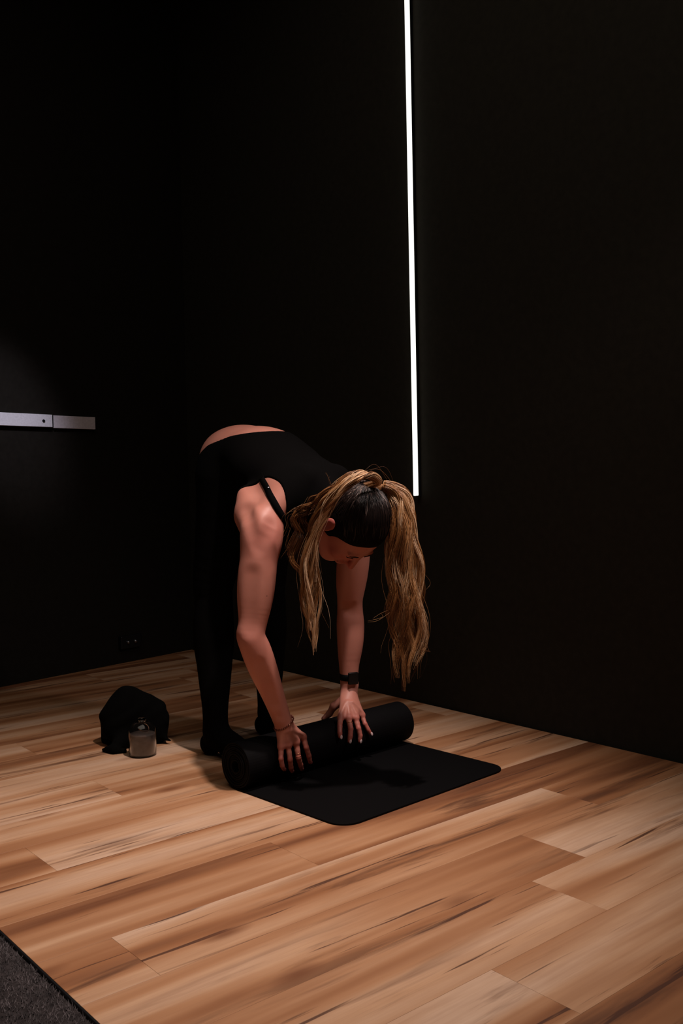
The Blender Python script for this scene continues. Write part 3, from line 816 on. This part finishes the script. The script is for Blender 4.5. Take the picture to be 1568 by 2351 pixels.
    seg = 40; pv, pf = [], []
    cw = EL_L+dA*np.dot(WC-EL_L, dA)
    ee = V3(1, 0, 0); ee = ee-dA*(ee@dA); ee /= np.linalg.norm(ee); e2 = np.cross(dA, ee)
    for i in range(seg):
        a = 2*math.pi*i/seg; dr = ee*math.cos(a)+e2*math.sin(a)
        for rr_, hh in ((.0255, -.0105), (.0285, -.0095), (.0285, .0095), (.0255, .0105)): pv.append(cw+dr*rr_+dA*hh)
    for i in range(seg):
        j = (i+1) % seg
        for k in range(4): pf.append((i*4+k, j*4+k, j*4+(k+1) % 4, i*4+(k+1) % 4))
    o = from_py('watch_band', pv, pf, M_band, wt, True)
    fr = V3(-.30, -1, .05); fr -= dA*(fr@dA); fr /= np.linalg.norm(fr); sd = np.cross(dA, fr)
    M = Matrix((Vector(sd), Vector(dA), Vector(fr))).transposed().to_4x4(); M.translation = Vector(cw+fr*.0310)
    bm = bmesh.new(); box_mesh(bm, -.0165, .0165, -.0185, .0185, -.0045, .0045, .0042); bmesh.ops.transform(bm, matrix=M, verts=bm.verts)
    me = bpy.data.meshes.new('watch_case'); bm.to_mesh(me); bm.free(); link('watch_case', me, M_glossblack, wt, True)
    bm = bmesh.new(); M2 = M.copy(); M2.translation = Vector(cw+fr*.0358); box_mesh(bm, -.0145, .0145, -.0165, .0165, -.0006, .0006, .0005); bmesh.ops.transform(bm, matrix=M2, verts=bm.verts)
    me = bpy.data.meshes.new('watch_screen'); bm.to_mesh(me); bm.free(); link('watch_screen', me, mat('watch_glass', (0.002, 0.002, 0.003), 0.12, spec=0.25), wt)
    # eyebrows, lashes, lips
    for s in (-1, 1):
        pts = []
        for x, u_ in ((.014, .012), (.026, .016), (.038, .014), (.047, .008)):
            p, n_ = snap(hp(s*x, .10, u_), .0004); pts.append(p)
        tube('eyebrow', spline(pts, 14), np.interp(np.linspace(0, 1, 14), [0, .3, 1], [.0018, .0024, .0008]), M_brow, root, 6)
        pts = []
        for x, u_ in ((.019, -.008), (.027, -.0125), (.036, -.0115), (.043, -.007)):
            p, n_ = snap(hp(s*x, .095, u_), .0006); pts.append(p)
        tube('eyelash', spline(pts, 14), .0011, M_lash, root, 6)
    # ---------------- hair
    TIE = hp(.005, -.075, .068)
    hc = Field(HEAD-.17, HEAD+.17, .003)
    hc.add(hf((0, -.014, .024), (.0765, .1020, .0932)), .01)
    hc.add(hf((0, -.030, -.030), (.068, .070, .070)), .03)
    hc.add(ell(hp(0, -.060, .052), (.030, .030, .030)), .03)
    # hairline: cut away the face and the ear region
    cf = ell(hp(0, .112, -.070), (.105, .142, .094), U, Rr)
    hc.cut(cf, .006)
    for s in (-1, 1): hc.cut(hf((s*.082, -.010, -.016), (.018, .030, .020)), .006)
    v, f = hc.mesh(); hroot = from_np('hair', v, f, M_cap, root, True)
    # combed roots: strands lying over the cap from hairline to the tie
    strands = []
    def headsurf(p, off):
        # project p onto hair cap field
        p = np.array(p)
        for _ in range(8):
            ii = (p-hc.lo)/hc.h; i = np.clip(ii.astype(int), 2, hc.n-3)
            d = float(hc.F[tuple(i)]); gr = np.array([hc.F[tuple(i+e)]-hc.F[tuple(i-e)] for e in np.eye(3, dtype=int)]); gr /= np.linalg.norm(gr)+1e-9
            p = p-gr*(d-off)
        return p
    tdir = (TIE-HEAD)/np.linalg.norm(TIE-HEAD)
    e1 = np.cross(tdir, Rr); e1 /= np.linalg.norm(e1); e2_ = np.cross(tdir, e1)
    for i in range(950):
        a = nrg.uniform(0, 2*np.pi); L = nrg.uniform(.6, 1.9) if i % 3 else nrg.uniform(.4, 1.0)
        pts = []
        for t in np.linspace(.10, L, 10):
            dd = tdir*math.cos(t)+(e1*math.cos(a+.03*math.sin(5*t))+e2_*math.sin(a+.03*math.sin(5*t)))*math.sin(t)
            p = HEAD+dd*.11; q = headsurf(p, .0016+nrg.uniform(0, .0014))
            ii = ((q-fl.lo)/fl.h).astype(int)
            if abs(hc.F[tuple(((q-hc.lo)/hc.h).astype(int))]) > .006: break
            rel = q-HEAD
            if (rel@Fd) > .055 and (rel@U) < .085: break
            pts.append(q)
        if len(pts) >= 4: strands.append((spline(pts, 16), .0006, nrg.uniform(.0, 1.0)**.8*(1.0 if L < 1.15 else .4)*(.5+.5*(math.sin(a*11)*.5+.5))))
    build_strands('root_strands', strands, M_root, hroot, fade=True)  # highlights painted into the strand tone, paler towards the tie
    # tie
    a = np.arange(28)*2*np.pi/28; tn = TIE-hp(0, -.03, .03); tn /= np.linalg.norm(tn)
    s_ = np.cross(tn, V3(0, 0, 1)); s_ /= np.linalg.norm(s_); q_ = np.cross(tn, s_)
    TC = TIE+tn*.012
    tube('hair_tie', TC+.0155*(np.cos(a)[:, None]*s_+np.sin(a)[:, None]*q_), .0062, M_strap, hroot, 8, True)
    # locks: px path + distance plane y
    def lock(name, ctrl, n, seed, r0, wave, mt=M_blond, tones=(.0, 1.0), loose=0.0):
        rg = np.random.default_rng(seed); out = []
        P0 = np.array([c[0] for c in ctrl]); Rd = np.array([c[1] for c in ctrl])
        N = 60; base = spline(P0, N); rad = np.clip(spline(np.stack([Rd, Rd, Rd], 1), N)[:, 0], .0008, None)
        T, A_, B_ = frames(base); t = np.linspace(0, 1, N)
        side = np.array(crt)[None]-T*(T@np.array(crt))[:, None]; side /= np.linalg.norm(side, axis=1)[:, None]; dep = np.cross(T, side)
        # clumps give the lock its wavy ribbons
        ncl = max(6, n//40)
        ca = rg.uniform(0, 2*np.pi, ncl); cr2 = np.sqrt(rg.uniform(0, 1, ncl)); cph = rg.uniform(0, 2*np.pi, ncl); cfr = rg.uniform(2.8, 4.4, ncl); clen = rg.uniform(.66, 0.98, ncl); ctone = rg.uniform(*tones, ncl)
        clen[:2] = 1.0
        for i in range(n):
            c = rg.integers(ncl); ang = rg.uniform(0, 2*np.pi); rr2 = np.sqrt(rg.uniform(0, 1))
            env = np.clip(t*4, 0, 1)
            wv = wave*env*(.35+.9*t)*(1-.85*np.clip((t-.78)/.22, 0, 1))
            ox = cr2[c]*np.cos(ca[c]); oy = cr2[c]*np.sin(ca[c])
            cl_r = .28*(1-.55*t)*(1+loose*t)
            x = rad*(ox*1.0+cl_r*rr2*np.cos(ang)+.10*np.sin(cph[c]*3+5*t+i*.01))+wv*np.sin(cph[c]+2*np.pi*cfr[c]*t+.25*rg.normal())
            y = rad*.75*(oy*1.0+cl_r*rr2*np.sin(ang))+wv*.7*np.cos(cph[c]*1.7+2*np.pi*cfr[c]*t)
            fly = rg.random() < .035
            if fly:
                x = x+rg.normal()*.022*t**1.5+.004*np.sin(9*t+i); y = y+rg.normal()*.015*t**1.5
            Ls = clen[c]*(1-.30*rg.uniform(0, 1)**1.4); m_ = max(8, int(N*Ls))
            P = (base+side*x[:, None]+dep*y[:, None])[:m_]
            out.append((P, .00062 if not fly else .0004, np.clip(ctone[c]+rg.normal()*.13, 0, 1)))
        return build_strands(name, out, mt, hroot)
    # lock over the far/right side (image right)
    yB = lambda px, py, y: on_y(px, py, y)
    lock('ponytail_lock', [(TC, .010), (yB(884, 1116, 1.845), .012), (yB(912, 1138, 1.83), .022), (yB(922, 1190, 1.82), .029), (yB(925, 1260, 1.82), .034), (yB(929, 1330, 1.825), .039), (yB(933, 1400, 1.825), .041), (yB(934, 1470, 1.825), .038), (yB(928, 1530, 1.825), .031), (yB(926, 1598, 1.825), .014)], 1900, 5, .01, .0108, tones=(.12, 1.0))
    # lock sweeping over the near side of the head (image left)
    lock('ponytail_lock', [(TC, .008), (yB(868, 1106, 1.83), .009), (yB(845, 1090, 1.83), .012), (yB(806, 1100, 1.845), .013), (yB(768, 1136, 1.87), .015), (yB(742, 1172, 1.90), .014), (yB(722, 1222, 1.925), .012), (yB(712, 1290, 1.94), .018), (yB(713, 1360, 1.945), .020), (yB(718, 1420, 1.945), .016), (yB(721, 1470, 1.945), .008), (yB(722, 1512, 1.945), .001)], 1000, 6, .01, .0075, tones=(.1, 1.0))
    # thin loose hair falling towards the shoulder
    lock('loose_strands', [(yB(790, 1108, 1.86), .010), (yB(745, 1135, 1.90), .018), (yB(705, 1165, 1.95), .024), (yB(684, 1205, 1.98), .028), (yB(686, 1270, 1.985), .026), (yB(700, 1340, 1.975), .016), (yB(708, 1400, 1.965), .006)], 230, 8, .01, .015, tones=(.0, .45), loose=.8)
    # wisps
    wisps = []
    for ctrl in ([(762, 1115, 1.93), (757, 1100, 1.93), (753, 1086, 1.93)], [(700, 1160, 1.96), (668, 1175, 1.97), (655, 1215, 1.975), (632, 1262, 1.98)], [(705, 1150, 1.96), (676, 1195, 1.975), (664, 1240, 1.98), (650, 1275, 1.98)],
                 [(890, 1400, 1.82), (872, 1414, 1.82), (848, 1424, 1.82)], [(955, 1440, 1.82), (966, 1485, 1.82), (975, 1498, 1.82), (986, 1492, 1.82)], [(905, 1120, 1.83), (935, 1140, 1.83), (945, 1175, 1.83)], [(955, 1300, 1.82), (976, 1330, 1.82), (966, 1352, 1.82)], [(820, 1092, 1.85), (870, 1082, 1.84), (905, 1112, 1.83)]):
        for k in range(3):
            P = spline([on_y(a+nrg.normal()*6.0, b+nrg.normal()*6.0, c) for a, b, c in ctrl], 20); wisps.append((P, .00022, nrg.uniform(.1, .6)))
    build_strands('wisps', wisps, M_blond, hroot)

def build_strands(name, strands, mt, parent, fade=False):
    Vs, Fs, Ts, off = [], [], [], 0
    for P, r, tone in strands:
        n = len(P); T = np.gradient(P, axis=0); T /= np.linalg.norm(T, axis=1)[:, None]+1e-9
        A = np.cross(T, np.array([.31, .52, .79])); A /= np.linalg.norm(A, axis=1)[:, None]+1e-9; B = np.cross(T, A)
        rr_ = r*np.interp(np.linspace(0, 1, n), [0, .1, .8, 1], [.8, 1, .9, .25])
        a = np.arange(3)*2*np.pi/3
        V = P[:, None]+rr_[:, None, None]*(np.cos(a)[None, :, None]*A[:, None]+np.sin(a)[None, :, None]*B[:, None])
        Vs.append(V.reshape(-1, 3))
        i = np.arange(n-1)[:, None]*3; k = np.arange(3)[None]; k2 = (k+1) % 3
        Fs.append(np.stack([i+k, i+k2, i+3+k2, i+3+k], 2).reshape(-1, 4)+off); off += n*3
        tt = np.full(n, tone)
        if fade: tt = tone*np.interp(np.linspace(0, 1, n), [0, .6, 1], [1, .85, .0])
        Ts.append(np.repeat(tt, 3))
    o = from_np(name, np.concatenate(Vs), np.concatenate(Fs), mt, parent, True, {'tone': np.concatenate(Ts)})
    return tag(o, kind='stuff')

def opening(fld):
    """low open back of the black top"""
    X, Y, Z = fld.ax[0][:, None, None], fld.ax[1][None, :, None], fld.ax[2][None, None, :]
    # removed where above a curved surface (near-side edge seen in the photograph)
    e = np.interp(Y.ravel(), [2.10, 2.22, 2.29, 2.42, 2.51, 2.59, 2.66], [1.04, .990, .984, .973, .951, .912, .83]).reshape(Y.shape)+0*X
    d = (Z-e)*.9
    fld.F = np.maximum(fld.F, d.astype(np.float32)+0*fld.F)

woman()

# ------------------------------------------------------------------ black cloth heap and jar on the floor, left
def heap():
    c = np.array([1.449, 2.800, 0.0])
    rt_ = V3(.767, -.641, 0); bk = V3(.641, .767, 0)
    P = lambda r, b, z: c+rt_*r+bk*b+V3(0, 0, z*.745)
    h = Field((1.24, 2.60, -.002), (1.66, 2.98, .25), .0035)
    h.add(ell(P(-.02, .0, .105), (.072, .070, .105), bk, rt_), .02)
    h.add(ell(P(-.058, .0, .075), (.045, .060, .085), bk, rt_), .04)
    h.add(ell(P(.045, .01, .075), (.060, .060, .085), bk, rt_), .04)
    h.add(cone(P(-.02, 0, .175), P(.055, .01, .125), .03, .03), .04)
    h.add(cone(P(-.04, 0, .165), P(-.085, .0, .115), .02, .018), .03)
    h.add(cone(P(-.098, 0, .11), P(-.103, 0, .012), .012, .009), .02)
    h.add(cone(P(.07, 0, .12), P(.096, -.01, .095), .02, .010), .02)
    h.add(cone(P(.085, -.01, .08), P(.09, -.02, .035), .012, .010), .02)
    h.add(cone(P(.085, -.02, .03), P(.118, -.035, .016), .009, .003), .012)
    h.add(cone(P(-.02, -.04, .04), P(-.045, -.115, .014), .035, .014), .02)
    h.add(cone(P(-.075, -.105, .012), P(-.040, -.125, .010), .010, .012), .015)
    h.add(cone(P(-.040, -.125, .010), P(-.012, -.120, .008), .012, .009), .012)
    h.cut(ell(P(-.078, -.05, .020), (.016, .06, .009), bk, rt_), .006)
    v, f = h.mesh(); v[:, 2] = np.maximum(v[:, 2], .0006)
    # folds
    n1 = np.sin(v[:, 0]*70+4*np.sin(v[:, 2]*30))*np.sin(v[:, 2]*22+v[:, 1]*35)
    cc = c+V3(0, 0, .08); dr = v-cc; dr /= np.linalg.norm(dr, axis=1)[:, None]
    v = v+dr*(n1*.0028*np.clip(v[:, 2]/.03, 0, 1))[:, None]
    o = from_np('cloth_heap', v, f, M_heap, None, True)
    tag(o, 'black cloth slumped in a heap on the wooden floor behind the glass jar', 'cloth')
heap()
def jar():
    jc = (1.394, 2.652, 0.0015)
    root = empty('glass_jar', jc, 'small clear glass jar half full of cloudy liquid before the black cloth', 'jar')
    g = bpy.data.materials.new('jar_glass'); g.use_nodes = True; b = g.node_tree.nodes['Principled BSDF']
    b.inputs['Base Color'].default_value = (1, 1, 1, 1); b.inputs['Roughness'].default_value = 0.02; b.inputs['Transmission Weight'].default_value = 1.0; b.inputs['IOR'].default_value = 1.45
    out = [(0, 0), (.034, 0), (.0385, .004), (.0385, .066), (.0375, .080), (.032, .093), (.022, .102), (.012, .106), (.010, .109), (.011, .113), (.0, .117)]
    inn = [(0, .104), (.012, .1035), (.021, .0995), (.030, .091), (.0355, .079), (.0365, .066), (.0365, .007), (.033, .0045), (0, .0045)]
    lathe('glass', out, jc, g, root, 56, k=1.1)
    io = lathe('inner_surface', inn[::-1], jc, g, root, 56, k=1.1); io.data.flip_normals()
    lm = noisy(mat('cloudy_liquid', (0.065, 0.045, 0.037), 0.5), 60, 0.35, 0.0)
    lathe('liquid', [(0, .005), (.033, .005), (.0362, .008), (.0362, .064), (.035, .067), (0, .066)], jc, lm, root, 48, k=1.1)
    wp = [(jc[0]+math.cos(a)*.020, jc[1]+math.sin(a)*.012-.004, jc[2]+.083+.010*math.sin(a*1.3)) for a in np.linspace(-2.6, 1.0, 24)]
    tube('wire', wp, .0008, M_copper, root, 6)
jar()
bpy.context.view_layer.update()
